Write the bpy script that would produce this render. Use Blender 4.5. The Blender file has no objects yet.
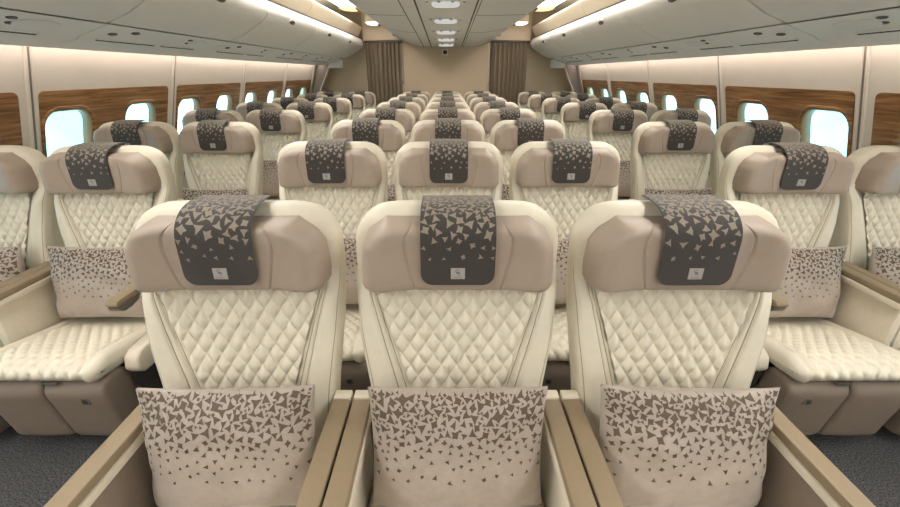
import bpy, bmesh, math, random
from math import sin, cos, pi, sqrt, exp
from mathutils import Vector, noise

SC = bpy.context.scene
COL = SC.collection

# ------------------------------------------------------------ camera, world, exposure
cd = bpy.data.cameras.new('camera')
cd.sensor_width = 36.0
cd.lens = 424.0 / 900.0 * 36.0
cd.shift_x = 0.0036
cd.clip_start = 0.02
cam = bpy.data.objects.new('camera', cd)
cam.location = (0.0, 0.0, 1.4426)
cam.rotation_euler = (pi / 2 - 0.4011, 0, 0)
COL.objects.link(cam)
SC.camera = cam

SC.view_settings.view_transform = 'Standard'
SC.view_settings.look = 'None'
SC.view_settings.exposure = 0.14
SC.view_settings.gamma = 1.0
SC.view_settings.use_curve_mapping = False

COVE_STRENGTH = 9.0
WASH_STRENGTH = 10.0
SKY_STRENGTH = 3.6

world = bpy.data.worlds.new('sky')
SC.world = world
world.use_nodes = True
wn = world.node_tree
wn.nodes.clear()
wo = wn.nodes.new('ShaderNodeOutputWorld')
wb = wn.nodes.new('ShaderNodeBackground')
wb.inputs['Strength'].default_value = SKY_STRENGTH
wtc = wn.nodes.new('ShaderNodeTexCoord')
wno = wn.nodes.new('ShaderNodeTexNoise')
wno.inputs['Scale'].default_value = 3.0
wno.inputs['Detail'].default_value = 4.0
wr = wn.nodes.new('ShaderNodeValToRGB')
wr.color_ramp.elements[0].position = 0.4
wr.color_ramp.elements[0].color = (0.27, 0.72, 0.88, 1)
wr.color_ramp.elements[1].position = 0.62
wr.color_ramp.elements[1].color = (0.55, 0.88, 1.0, 1)
wn.links.new(wtc.outputs['Generated'], wno.inputs['Vector'])
wn.links.new(wno.outputs['Fac'], wr.inputs['Fac'])
wn.links.new(wr.outputs['Color'], wb.inputs['Color'])
wn.links.new(wb.outputs['Background'], wo.inputs['Surface'])

# ------------------------------------------------------------ materials
def srgb(r, g, b):
    def f(c):
        c /= 255.0
        return c / 12.92 if c <= 0.04045 else ((c + 0.055) / 1.055) ** 2.4
    return (f(r), f(g), f(b), 1.0)

def mat(name, col, rough=0.5, var=0.06, scale=40.0, bump=0.0, bscale=300.0, metal=0.0, spec=0.5, stretch=None, sheen=0.0):
    m = bpy.data.materials.new(name)
    m.use_nodes = True
    nt = m.node_tree
    b = nt.nodes['Principled BSDF']
    b.inputs['Roughness'].default_value = rough
    b.inputs['Metallic'].default_value = metal
    b.inputs['Specular IOR Level'].default_value = spec
    if sheen:
        b.inputs['Sheen Weight'].default_value = sheen
    tc = nt.nodes.new('ShaderNodeTexCoord')
    src = tc.outputs['Object']
    if stretch:
        mp = nt.nodes.new('ShaderNodeMapping')
        mp.inputs['Scale'].default_value = stretch
        nt.links.new(src, mp.inputs['Vector'])
        src = mp.outputs['Vector']
    n = nt.nodes.new('ShaderNodeTexNoise')
    n.inputs['Scale'].default_value = scale
    n.inputs['Detail'].default_value = 3.0
    nt.links.new(src, n.inputs['Vector'])
    r = nt.nodes.new('ShaderNodeValToRGB')
    c0 = [max(0.0, c * (1 - var)) for c in col[:3]] + [1]
    c1 = [min(1.0, c * (1 + var)) for c in col[:3]] + [1]
    r.color_ramp.elements[0].position = 0.3
    r.color_ramp.elements[1].position = 0.7
    r.color_ramp.elements[0].color = c0
    r.color_ramp.elements[1].color = c1
    nt.links.new(n.outputs['Fac'], r.inputs['Fac'])
    nt.links.new(r.outputs['Color'], b.inputs['Base Color'])
    if bump:
        n2 = nt.nodes.new('ShaderNodeTexNoise')
        n2.inputs['Scale'].default_value = bscale
        n2.inputs['Detail'].default_value = 2.0
        nt.links.new(src, n2.inputs['Vector'])
        bp = nt.nodes.new('ShaderNodeBump')
        bp.inputs['Strength'].default_value = bump
        bp.inputs['Distance'].default_value = 0.002
        nt.links.new(n2.outputs['Fac'], bp.inputs['Height'])
        nt.links.new(bp.outputs['Normal'], b.inputs['Normal'])
    return m

def emit(name, col, strength):
    m = bpy.data.materials.new(name)
    m.use_nodes = True
    nt = m.node_tree
    nt.nodes.clear()
    o = nt.nodes.new('ShaderNodeOutputMaterial')
    e = nt.nodes.new('ShaderNodeEmission')
    e.inputs['Color'].default_value = col
    e.inputs['Strength'].default_value = strength
    nt.links.new(e.outputs[0], o.inputs['Surface'])
    return m

def glass(name):
    m = bpy.data.materials.new(name)
    m.use_nodes = True
    nt = m.node_tree
    nt.nodes.clear()
    o = nt.nodes.new('ShaderNodeOutputMaterial')
    t = nt.nodes.new('ShaderNodeBsdfTransparent')
    t.inputs['Color'].default_value = (0.94, 0.98, 1.0, 1)
    g = nt.nodes.new('ShaderNodeBsdfGlossy')
    g.inputs['Roughness'].default_value = 0.03
    x = nt.nodes.new('ShaderNodeMixShader')
    x.inputs['Fac'].default_value = 0.06
    nt.links.new(t.outputs[0], x.inputs[1])
    nt.links.new(g.outputs[0], x.inputs[2])
    nt.links.new(x.outputs[0], o.inputs['Surface'])
    return m

def wood_mat(name):
    m = bpy.data.materials.new(name)
    m.use_nodes = True
    nt = m.node_tree
    b = nt.nodes['Principled BSDF']
    b.inputs['Roughness'].default_value = 0.28
    tc = nt.nodes.new('ShaderNodeTexCoord')
    mp = nt.nodes.new('ShaderNodeMapping')
    mp.inputs['Scale'].default_value = (3.0, 1.1, 22.0)
    n = nt.nodes.new('ShaderNodeTexNoise')
    n.inputs['Scale'].default_value = 2.2
    n.inputs['Detail'].default_value = 9.0
    n.inputs['Roughness'].default_value = 0.62
    n.inputs['Distortion'].default_value = 0.5
    r = nt.nodes.new('ShaderNodeValToRGB')
    e = r.color_ramp.elements
    e[0].position = 0.32; e[0].color = srgb(98, 60, 30)
    e[1].position = 0.70; e[1].color = srgb(192, 146, 98)
    k = e.new(0.5); k.color = srgb(150, 104, 60)
    nt.links.new(tc.outputs['Object'], mp.inputs['Vector'])
    nt.links.new(mp.outputs['Vector'], n.inputs['Vector'])
    nt.links.new(n.outputs['Fac'], r.inputs['Fac'])
    nt.links.new(r.outputs['Color'], b.inputs['Base Color'])
    return m

M = {}
M['cream'] = mat('cream_leather', srgb(224, 215, 194), 0.42, 0.03, 30, 0.15, 500)
M['quilt'] = mat('cream_quilted_leather', srgb(226, 217, 196), 0.42, 0.02, 30)
M['stitch'] = mat('taupe_stitching', srgb(158, 146, 126), 0.6, 0.05, 200)
M['taupe'] = mat('taupe_leather', srgb(170, 153, 137), 0.45, 0.03, 30, 0.12, 600)
M['brown'] = mat('brown_taupe_leather', srgb(136, 121, 107), 0.5, 0.04, 30, 0.12, 500)
M['arm'] = mat('beige_armrest', srgb(148, 130, 104), 0.42, 0.03, 60)
M['armpanel'] = mat('armrest_side_panel', srgb(225, 214, 194), 0.45, 0.03, 60)
M['dark'] = mat('dark_plastic', srgb(52, 50, 48), 0.5, 0.1, 60)
M['armdark'] = mat('armrest_underside', srgb(112, 102, 90), 0.45, 0.05, 60)
M['cover'] = mat('dark_brown_cloth', srgb(58, 52, 47), 0.75, 0.08, 200, 0.35, 900, sheen=0.3)
M['shard_light'] = mat('pale_shard_print', srgb(142, 130, 114), 0.65, 0.06, 200)
M['patch'] = mat('grey_patch', srgb(172, 166, 160), 0.6, 0.04, 200)
M['patchink'] = mat('patch_ink', srgb(104, 98, 92), 0.6, 0.04, 200)
M['pillow'] = mat('silver_beige_satin', srgb(172, 158, 145), 0.36, 0.05, 60, 0.3, 900, sheen=0.3)
M['shard_dark'] = mat('brown_shard_print', srgb(94, 78, 60), 0.6, 0.08, 200)
M['carpet'] = mat('charcoal_carpet', srgb(78, 77, 77), 0.95, 0.9, 150, 1.0, 420)
M['wall'] = mat('cream_wall_panel', srgb(232, 221, 208), 0.5, 0.015, 8)
M['bin'] = mat('ivory_bin_plastic', srgb(246, 242, 235), 0.5, 0.012, 8)
M['ceil'] = mat('ivory_ceiling_panel', srgb(245, 242, 236), 0.5, 0.012, 8)
M['fascia'] = mat('cream_fascia', srgb(226, 210, 184), 0.6, 0.012, 8)
M['groove'] = mat('dark_joint', srgb(96, 86, 76), 0.7, 0.05, 30)
M['seam'] = mat('grey_wall_joint', srgb(128, 118, 108), 0.6, 0.05, 30)
M['grille'] = mat('dark_grille', srgb(70, 62, 54), 0.6, 0.05, 60)
M['chrome'] = mat('brushed_metal', srgb(150, 145, 138), 0.3, 0.05, 60, metal=0.9)
M['latch'] = mat('bronze_latch', srgb(92, 83, 74), 0.5, 0.05, 60, metal=0.2)
M['white'] = mat('white_plastic', srgb(240, 236, 230), 0.4, 0.01, 20)
M['beigewall'] = mat('woven_beige_wallcover', srgb(208, 188, 160), 0.8, 0.07, 60, 0.4, 500, stretch=(1, 1, 3))
M['curtain'] = mat('taupe_curtain', srgb(156, 140, 118), 0.85, 0.08, 60, 0.2, 500)
M['grey'] = mat('grey_divider', srgb(128, 116, 108), 0.55, 0.03, 30)
M['tan'] = mat('tan_trim', srgb(176, 138, 92), 0.5, 0.03, 30)
M['wood'] = wood_mat('walnut_veneer')
M['glass'] = glass('window_glass')
M['reveal'] = mat('window_reveal', srgb(158, 124, 90), 0.3, 0.03, 30)
M['cove'] = emit('cove_glow', (1.0, 0.965, 0.925, 1), COVE_STRENGTH)
M['oval'] = emit('oval_lamp_glow', (1.0, 0.97, 0.92, 1), 0.55)
M['wash'] = emit('wall_wash_glow', (1.0, 0.88, 0.80, 1), WASH_STRENGTH)
M['pink'] = emit('pink_lamp_glow', (1.0, 0.72, 0.66, 1), 3.0)

# ------------------------------------------------------------ mesh helpers
def finish(bm, name, mats, smooth=35.0, recalc=True):
    if recalc:
        bmesh.ops.recalc_face_normals(bm, faces=bm.faces[:])
    me = bpy.data.meshes.new(name)
    bm.to_mesh(me)
    bm.free()
    for m in (mats if isinstance(mats, (list, tuple)) else [mats]):
        me.materials.append(m)
    if smooth:
        for p in me.polygons:
            p.use_smooth = True
        try:
            me.set_sharp_from_angle(angle=math.radians(smooth))
        except Exception:
            pass
    return me

def obj(name, me, parent=None, loc=None, **props):
    o = bpy.data.objects.new(name, me)
    COL.objects.link(o)
    if parent is not None:
        o.parent = parent
    if loc is not None:
        o.location = loc
    for k, v in props.items():
        if v is not None:
            o[k] = v
    return o

def empty(name, loc, label, category, group=None, rotz=0.0):
    o = bpy.data.objects.new(name, None)
    o.empty_display_size = 0.1
    o.location = loc
    o.rotation_euler = (0, 0, rotz)
    COL.objects.link(o)
    o['label'] = label
    o['category'] = category
    if group:
        o['group'] = group
    return o

def add_box(bm, x0, x1, y0, y1, z0, z1, bev=0.0, seg=2):
    vs = [bm.verts.new((x, y, z)) for x in (x0, x1) for y in (y0, y1) for z in (z0, z1)]
    q = [(0, 1, 3, 2), (4, 6, 7, 5), (0, 4, 5, 1), (2, 3, 7, 6), (0, 2, 6, 4), (1, 5, 7, 3)]
    fs = [bm.faces.new([vs[i] for i in f]) for f in q]
    if bev:
        es = list({e for f in fs for e in f.edges})
        bmesh.ops.bevel(bm, geom=es, offset=bev, segments=seg, profile=0.5, affect='EDGES')

def box_mesh(name, m, *a, **k):
    bm = bmesh.new()
    add_box(bm, *a, **k)
    return finish(bm, name, m)

def add_prism(bm, pts, axis, a0, a1, bev=0.0, seg=2):
    """extrude a polygon; axis 'x': pts are (y,z); 'y': (x,z); 'z': (x,y)"""
    def mk(p, a):
        if axis == 'x': return (a, p[0], p[1])
        if axis == 'y': return (p[0], a, p[1])
        return (p[0], p[1], a)
    A = [bm.verts.new(mk(p, a0)) for p in pts]
    B = [bm.verts.new(mk(p, a1)) for p in pts]
    n = len(pts)
    fs = [bm.faces.new(A), bm.faces.new(B[::-1])]
    for i in range(n):
        j = (i + 1) % n
        fs.append(bm.faces.new((A[j], A[i], B[i], B[j])))
    if bev:
        es = list({e for f in fs for e in f.edges})
        bmesh.ops.bevel(bm, geom=es, offset=bev, segments=seg, profile=0.5, affect='EDGES')

def prism_mesh(name, m, pts, axis, a0, a1, bev=0.0, seg=2):
    bm = bmesh.new()
    add_prism(bm, pts, axis, a0, a1, bev, seg)
    return finish(bm, name, m)

def add_rings(bm, rings, cap=True, close=True):
    R = [[bm.verts.new(p) for p in r] for r in rings]
    for a, b in zip(R, R[1:]):
        n = len(a)
        for i in range(n if close else n - 1):
            j = (i + 1) % n
            bm.faces.new((a[i], a[j], b[j], b[i]))
    if cap:
        bm.faces.new(R[0][::-1])
        bm.faces.new(R[-1])
    return R

def add_grid(bm, P, mi=0):
    V = [[bm.verts.new(p) for p in row] for row in P]
    for i in range(len(V) - 1):
        for j in range(len(V[0]) - 1):
            f = bm.faces.new((V[i][j], V[i][j + 1], V[i + 1][j + 1], V[i + 1][j]))
            f.material_index = mi
    return V

def add_sheet(bm, P, N, t, mi=0):
    """closed thin shell: front grid P, back grid P - t*N"""
    n, m = len(P), len(P[0])
    F = [[bm.verts.new(P[i][j]) for j in range(m)] for i in range(n)]
    B = [[bm.verts.new(Vector(P[i][j]) - Vector(N[i][j]) * t) for j in range(m)] for i in range(n)]
    for i in range(n - 1):
        for j in range(m - 1):
            bm.faces.new((F[i][j], F[i][j + 1], F[i + 1][j + 1], F[i + 1][j]))
            bm.faces.new((B[i][j], B[i + 1][j], B[i + 1][j + 1], B[i][j + 1]))
    for i in range(n - 1):
        bm.faces.new((F[i][0], F[i + 1][0], B[i + 1][0], B[i][0]))
        bm.faces.new((F[i][m - 1], B[i][m - 1], B[i + 1][m - 1], F[i + 1][m - 1]))
    for j in range(m - 1):
        bm.faces.new((F[0][j], B[0][j], B[0][j + 1], F[0][j + 1]))
        bm.faces.new((F[n - 1][j], F[n - 1][j + 1], B[n - 1][j + 1], B[n - 1][j]))

def lerp_table(tab, x):
    if x <= tab[0][0]: return tab[0][1]
    for (a, va), (b, vb) in zip(tab, tab[1:]):
        if x <= b:
            t = (x - a) / (b - a)
            return va + (vb - va) * t
    return tab[-1][1]

def smooth(a, b, x):
    t = min(1.0, max(0.0, (x - a) / (b - a)))
    return t * t * (3 - 2 * t)

def ellipse_disc(bm, c, ax, ay, nrm, th, n=20):
    """thin solid disc: centre c, half-axes as vectors, thickness along nrm"""
    c, ax, ay, nrm = Vector(c), Vector(ax), Vector(ay), Vector(nrm)
    r0 = [c + ax * cos(2 * pi * i / n) + ay * sin(2 * pi * i / n) for i in range(n)]
    r1 = [c + nrm * th * 0.7 + ax * cos(2 * pi * i / n) + ay * sin(2 * pi * i / n) for i in range(n)]
    r2 = [c + nrm * th + (ax * cos(2 * pi * i / n) + ay * sin(2 * pi * i / n)) * 0.86 for i in range(n)]
    add_rings(bm, [r0, r1, r2])

# ============================================================ SETTING
Y0, Y1E = -4.4, 8.62          # bulkhead behind the camera, end wall ahead
# ---- floor
bm = bmesh.new()
add_box(bm, -2.75, 2.75, Y0, Y1E + 0.1, -0.05, 0.0)
obj('floor', finish(bm, 'floor', M['carpet']), kind='structure')

# ---- side walls: planar tilted panel from (2.67, .65) up to (2.40, 1.57)
WZ0, WX0, WZ1, WX1 = 0.65, 2.67, 1.70, 2.362
def wall_pt(side, y, z, off=0.0):
    """off > 0 goes into the cabin"""
    t = (z - WZ0) / (WZ1 - WZ0)
    x = WX0 + (WX1 - WX0) * t
    nx, nz = -0.958, -0.281
    return Vector((side * (x + nx * off), y, z + nz * off))

def rrect(cy, cz, hw, hh, r, n=8, p=None):
    pts = []
    for k, (sy, sz) in enumerate(((1, 1), (-1, 1), (-1, -1), (1, -1))):
        for i in range(n + 1):
            a = pi / 2 * (k + i / n)
            pts.append((cy + sy * (hw - r) + r * cos(a), cz + sz * (hh - r) + r * sin(a)))
    return pts

SEAMS = [-4.46, -3.03, -1.60, -0.17, 1.26, 2.69, 4.12, 5.55, 6.98, 8.41]
WIN_HW, WIN_HH, WIN_Z = 0.190, 0.215, 1.005
WINY = []
for s in SEAMS[1:-1]:
    WINY += [s + 0.262, s + 0.985]

def fill_with_holes(bm, outer, holes, fn):
    es = []
    for loop in [outer] + holes:
        vs = [bm.verts.new(fn(*p)) for p in loop]
        for i in range(len(vs)):
            es.append(bm.edges.new((vs[i], vs[(i + 1) % len(vs)])))
    bmesh.ops.triangle_fill(bm, use_beauty=True, use_dissolve=False, edges=es)

win_n = 0
trim_n = 0
for side, sname in ((-1, 'left'), (1, 'right')):
    bm = bmesh.new()
    holes = [rrect(wy, WIN_Z, WIN_HW + 0.01, WIN_HH + 0.01, 0.10) for wy in WINY]
    fill_with_holes(bm, [(Y0, WZ0), (Y1E, WZ0), (Y1E, WZ1), (Y0, WZ1)], holes, lambda y, z: wall_pt(side, y, z))
    ring = [[(side * 2.60, y, 0.0), (side * 2.68, y, 0.35), (side * 2.67, y, 0.65)] for y in (Y0, Y1E)]
    add_grid(bm, ring)
    ring = [[wall_pt(side, y, WZ1), (side * 2.35, y, 1.74), (side * 2.60, y, 1.76)] for y in (Y0, Y1E)]
    add_grid(bm, ring)
    # outer skin keeps daylight out except through the windows
    holes2 = [rrect(wy, WIN_Z, WIN_HW + 0.01, WIN_HH + 0.01, 0.10) for wy in WINY]
    fill_with_holes(bm, [(Y0, WZ0 - 0.02), (Y1E, WZ0 - 0.02), (Y1E, WZ1), (Y0, WZ1)], holes2, lambda y, z: wall_pt(side, y, z, -0.045))
    obj('wall_' + sname, finish(bm, 'wall_' + sname, M['wall'], smooth=20), kind='structure')
    # walnut veneer panels
    for i in range(len(SEAMS) - 1):
        trim_n += 1
        bm = bmesh.new()
        a, b = SEAMS[i] + 0.045, SEAMS[i + 1] - 0.09
        oz0, oz1 = 0.70, 1.345
        outer = rrect((a + b) / 2, (oz0 + oz1) / 2, (b - a) / 2, (oz1 - oz0) / 2, 0.035, 5)
        hs = [rrect(wy, WIN_Z, WIN_HW + 0.008, WIN_HH + 0.008, 0.10) for wy in WINY if a < wy < b]
        fill_with_holes(bm, outer, hs, lambda y, z: wall_pt(side, y, z, 0.006))
        # thickness rim
        A = [wall_pt(side, y, z, 0.006) for y, z in outer]
        B = [wall_pt(side, y, z, 0.0) for y, z in outer]
        add_rings(bm, [A, B], cap=False)
        obj('trim_%d' % trim_n, finish(bm, 'veneer', M['wood'], smooth=20), kind='structure')
    # vertical joints
    for s in SEAMS[1:]:
        trim_n += 1
        bm = bmesh.new()
        add_rings(bm, [[wall_pt(side, s + dy, z, o) for dy, o in ((-0.009, 0), (-0.007, 0.003), (0.007, 0.003), (0.009, 0))] for z in (0.66, 1.1, 1.66)])
        g = obj('trim_%d' % trim_n, finish(bm, 'joint', M['seam']), kind='structure')
        for dy in (-0.022, 0.022):
            bm = bmesh.new()
            add_rings(bm, [[wall_pt(side, s + dy + e, z, o) for e, o in ((-0.013, 0), (-0.008, 0.009), (0.008, 0.009), (0.013, 0))] for z in (0.66, 1.1, 1.66)])
            obj('lip', finish(bm, 'joint_lip', M['wall']), g)
    # windows
    for wy in WINY:
        win_n += 1
        loops = [(0.030, 0.007, 0), (0.026, 0.013, 0), (0.010, 0.013, 0), (0.0, 0.004, 0)]
        bm = bmesh.new()
        add_rings(bm, [[wall_pt(side, y, z, o) for y, z in rrect(wy, WIN_Z, WIN_HW + e, WIN_HH + e, 0.10 + e)] for e, o, _ in loops], cap=False)
        w = obj('window_%d' % win_n, finish(bm, 'window_surround', M['wood'], smooth=60), kind='structure')
        bm = bmesh.new()
        add_rings(bm, [[wall_pt(side, y, z, o) for y, z in rrect(wy, WIN_Z, WIN_HW + e, WIN_HH + e, max(0.07, 0.10 + e))] for e, o in ((0.001, 0.006), (-0.006, -0.004), (-0.012, -0.03), (-0.013, -0.049), (0.03, -0.049))], cap=False)
        obj('window_frame', finish(bm, 'window_frame', M['reveal'], smooth=60), w)
        bm = bmesh.new()
        pts = rrect(wy, WIN_Z, WIN_HW - 0.0115, WIN_HH - 0.0115, 0.088)
        add_rings(bm, [[wall_pt(side, y, z, o) for y, z in pts] for o in (-0.032, -0.036)])
        obj('pane', finish(bm, 'window_pane', M['glass']), w)
    # LED wash strip above the wall panel
    trim_n += 1

# ---- end wall, curtain lintels, bulkhead behind the camera
bm = bmesh.new()
add_box(bm, -2.8, 2.8, Y1E, Y1E + 0.08, 0, 2.7)
obj('wall_back', finish(bm, 'wall_back', M['beigewall']), kind='structure')
trim_n += 1
bm = bmesh.new()
add_box(bm, -0.80, 0.765, Y1E - 0.10, Y1E, 0, 2.05, bev=0.01)
obj('trim_%d' % trim_n, finish(bm, 'centre_partition', M['beigewall']), kind='structure')
for x0, x1 in ((-0.822, -0.80), (0.765, 0.787)):
    trim_n += 1
    bm = bmesh.new()
    add_box(bm, x0, x1, Y1E - 0.115, Y1E, 0, 2.03, bev=0.004)
    obj('trim_%d' % trim_n, finish(bm, 'partition_edge', M['wall']), kind='structure')
for s in (-1, 1):
    trim_n += 1
    bm = bmesh.new()
    add_prism(bm, [(s * 0.80, 1.995), (s * 1.50, 1.985), (s * 1.50, 2.52), (s * 0.80, 2.52)], 'y', Y1E - 0.16, Y1E, bev=0.008)
    obj('trim_%d' % trim_n, finish(bm, 'lintel', M['fascia']), kind='structure')
    trim_n += 1
    bm = bmesh.new()
    add_prism(bm, [(s * 2.12, 1.60), (s * 2.30, 1.60), (s * 2.47, 1.17), (s * 2.55, 0.9), (s * 2.62, 0), (s * 2.40, 0), (s * 2.40, 0.9), (s * 2.33, 1.17), (s * 2.20, 1.42)], 'y', 8.36, 8.44, bev=0.01)
    t = obj('trim_%d' % trim_n, finish(bm, 'divider', M['grey']), kind='structure')
    bm = bmesh.new()
    path = [(2.118, 1.60), (2.196, 1.42), (2.326, 1.17), (2.394, 0.9), (2.394, 0.0)]
    add_rings(bm, [[(s * (x + e), y, z) for e, y in ((-0.012, 8.345), (0.004, 8.345), (0.004, 8.445), (-0.012, 8.445))] for x, z in path])
    obj('edge_strip', finish(bm, 'divider_edge', M['wall']), t)
bm = bmesh.new()
add_box(bm, -2.8, 2.8, Y0 - 0.08, Y0, 0, 2.7)
obj('wall_front', finish(bm, 'wall_front', M['wall']), kind='structure')

# ---- ceiling: dropped centre panel, risers, aisle ceiling
def cz(y):                       # centre height of the dropped panel
    return 1.893 + 0.029 * (8.6 - max(y, 3.0))
EDGE_Z = 2.008
def ceil_z(x, y):
    a = abs(x)
    c = cz(y)
    if a < 0.40: return c
    t = (a - 0.40) / 0.42
    return c + (EDGE_Z - c) * (1 - cos(t * pi / 2)) if EDGE_Z > c else c + (EDGE_Z - c) * t * t
bm = bmesh.new()
ys = [Y0, 0, 1.5, 3.0, 4.0, 5.0, 6.0, 7.0, 8.0, Y1E]
xs = [-0.82 + 1.64 * i / 40 for i in range(41)]
add_grid(bm, [[(x, y, ceil_z(x, y)) for x in xs] for y in ys])
for s in (-1, 1):
    prof = [(0.82, EDGE_Z), (0.84, 2.012), (0.865, 2.03), (0.885, 2.07), (0.90, 2.38), (1.0, 2.46), (1.5, 2.48), (2.4, 2.48), (2.78, 1.70)]
    add_grid(bm, [[(s * x, y, z) for x, z in prof] for y in (Y0, Y1E)])
add_box(bm, -2.8, 2.8, Y0, Y1E, 2.62, 2.68)
obj('ceiling', finish(bm, 'ceiling', M['ceil'], smooth=50), kind='structure')
# joints in the dropped panel
def groove(xa, xb, w, yA, yB, m='groove'):
    global trim_n
    trim_n += 1
    bm = bmesh.new()
    yy = [yA + (yB - yA) * i / 8 for i in range(9)]
    rings = []
    for y in yy:
        x = xa
        z = ceil_z(x, y)
        rings.append([(x - w, y, z + 0.001), (x - w, y, z - 0.003), (x + w, y, z - 0.003), (x + w, y, z + 0.001)])
    add_rings(bm, rings)
    obj('trim_%d' % trim_n, finish(bm, 'ceiling_joint', M[m]), kind='structure')
groove(-0.416, 0, 0.004, 1.0, Y1E - 0.11)
groove(-0.278, 0, 0.008, 1.0, Y1E - 0.11)
groove(0.270, 0, 0.007, 1.0, Y1E - 0.11)
groove(0.300, 0, 0.003, 1.0, Y1E - 0.11)
for y in (3.55, 5.0, 6.45, 7.9):
    for s in (-1, 1):
        trim_n += 1
        bm = bmesh.new()
        n = 14
        xx = [s * (0.31 + 0.50 * i / n) if s > 0 else s * (0.43 + 0.38 * i / n) for i in range(n + 1)]
        add_rings(bm, [[(x, y - 0.004, ceil_z(x, y) + 0.001), (x, y - 0.004, ceil_z(x, y) - 0.002), (x, y + 0.004, ceil_z(x, y) - 0.002), (x, y + 0.004, ceil_z(x, y) + 0.001)] for x in xx])
        obj('trim_%d' % trim_n, finish(bm, 'ceiling_cross_joint', M['seam']), kind='structure')

# ---- cove lights over the aisles and wall-wash strips
for s, nm in ((-1, 'left'), (1, 'right')):
    t = empty('cove_light', (s * 1.46, 3.0, 2.40), 'long glowing ceiling light strip above the %s aisle' % nm, 'light', 'ceiling light strips over the aisles')
    bm = bmesh.new()
    add_box(bm, -0.21, 0.21, Y0 + 0.2 - 3.0, 7.55 - 3.0, 0.0, 0.012)
    obj('diffuser', finish(bm, 'cove_diffuser', M['cove']), t)
    bm = bmesh.new()
    add_box(bm, -0.23, 0.23, Y0 + 0.18 - 3.0, 7.57 - 3.0, 0.012, 0.05, bev=0.004)
    obj('housing', finish(bm, 'cove_housing', M['white']), t)
    bm = bmesh.new()
    add_prism(bm, [(0.23 * cos(pi * i / 16), -0.002 - 0.06 * sin(pi * i / 16)) for i in range(17)] , 'y', 7.57 - 3.0, 7.60 - 3.0)
    obj('end_cap', finish(bm, 'cove_end_cap', M['tan']), t)
    t2 = empty('wash_light', (s * 2.30, 3.0, 1.625), 'slim glowing light strip along the top of the %s sidewall' % nm, 'light', 'wall washing light strips')
    bm = bmesh.new()
    add_box(bm, -0.02, 0.02, Y0 + 0.1 - 3.0, 8.35 - 3.0, 0.0, 0.008)
    obj('diffuser', finish(bm, 'wash_diffuser', M['wash']), t2)
    bm = bmesh.new()
    add_box(bm, -0.025, 0.025, Y0 + 0.1 - 3.0, 8.35 - 3.0, 0.008, 0.03)
    obj('housing', finish(bm, 'wash_housing', M['white']), t2)
    t3 = empty('dome_lamp', (s * 1.24, 8.12, 2.24), 'round pinkish lamp on the ceiling before the %s curtain' % nm, 'lamp', 'pinkish ceiling lamps')
    bm = bmesh.new()
    rings = []
    for k in range(6):
        a = k / 5 * pi / 2
        rings.append([(0.13 * cos(a) * cos(q * pi / 12) + 0.0001, 0.13 * cos(a) * sin(q * pi / 12), -0.045 * sin(a)) for q in range(24)])
    add_rings(bm, rings)
    obj('lamp_shade', finish(bm, 'dome', M['pink']), t3)
    bm = bmesh.new()
    add_rings(bm, [[(r * cos(q * pi / 12), r * sin(q * pi / 12), z) for q in range(24)] for r, z in ((0.15, 0.1), (0.15, 0.0), (0.132, 0.0))])
    obj('mounting_ring', finish(bm, 'dome_ring', M['fascia']), t3)

# ============================================================ OVERHEAD BINS AND SERVICE PANELS
ORD = ['first', 'second', 'third', 'fourth', 'fifth', 'sixth', 'seventh', 'eighth', 'ninth']
BIN_S = [-0.20, 1.21, 2.62, 4.03, 5.44, 6.85, 8.42]
DOOR = [(1.578, 2.030), (1.535, 2.018), (1.505, 1.990), (1.490, 1.955), (1.488, 1.915), (1.505, 1.880), (1.542, 1.848), (1.618, 1.800), (1.732, 1.737), (1.845, 1.697)]
FASC = [(1.56, 2.215), (1.515, 2.21), (1.495, 2.19), (1.497, 2.165), (1.540, 2.09), (1.572, 2.042)]
def bin_sweep(bm, s, prof, back, y0, y1, rnd=0.012):
    pts = prof + back
    cx = sum(p[0] for p in pts) / len(pts)
    czz = sum(p[1] for p in pts) / len(pts)
    rings = []
    for y, k in ((y0, 0.96), (y0 + rnd * 0.35, 0.985), (y0 + rnd, 1.0), ((y0 + y1) / 2, 1.0), (y1 - rnd, 1.0), (y1 - rnd * 0.35, 0.985), (y1, 0.96)):
        rings.append([(s * (cx + (x - cx) * k), y, czz + (z - czz) * k) for x, z in pts])
    add_rings(bm, rings)
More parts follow.
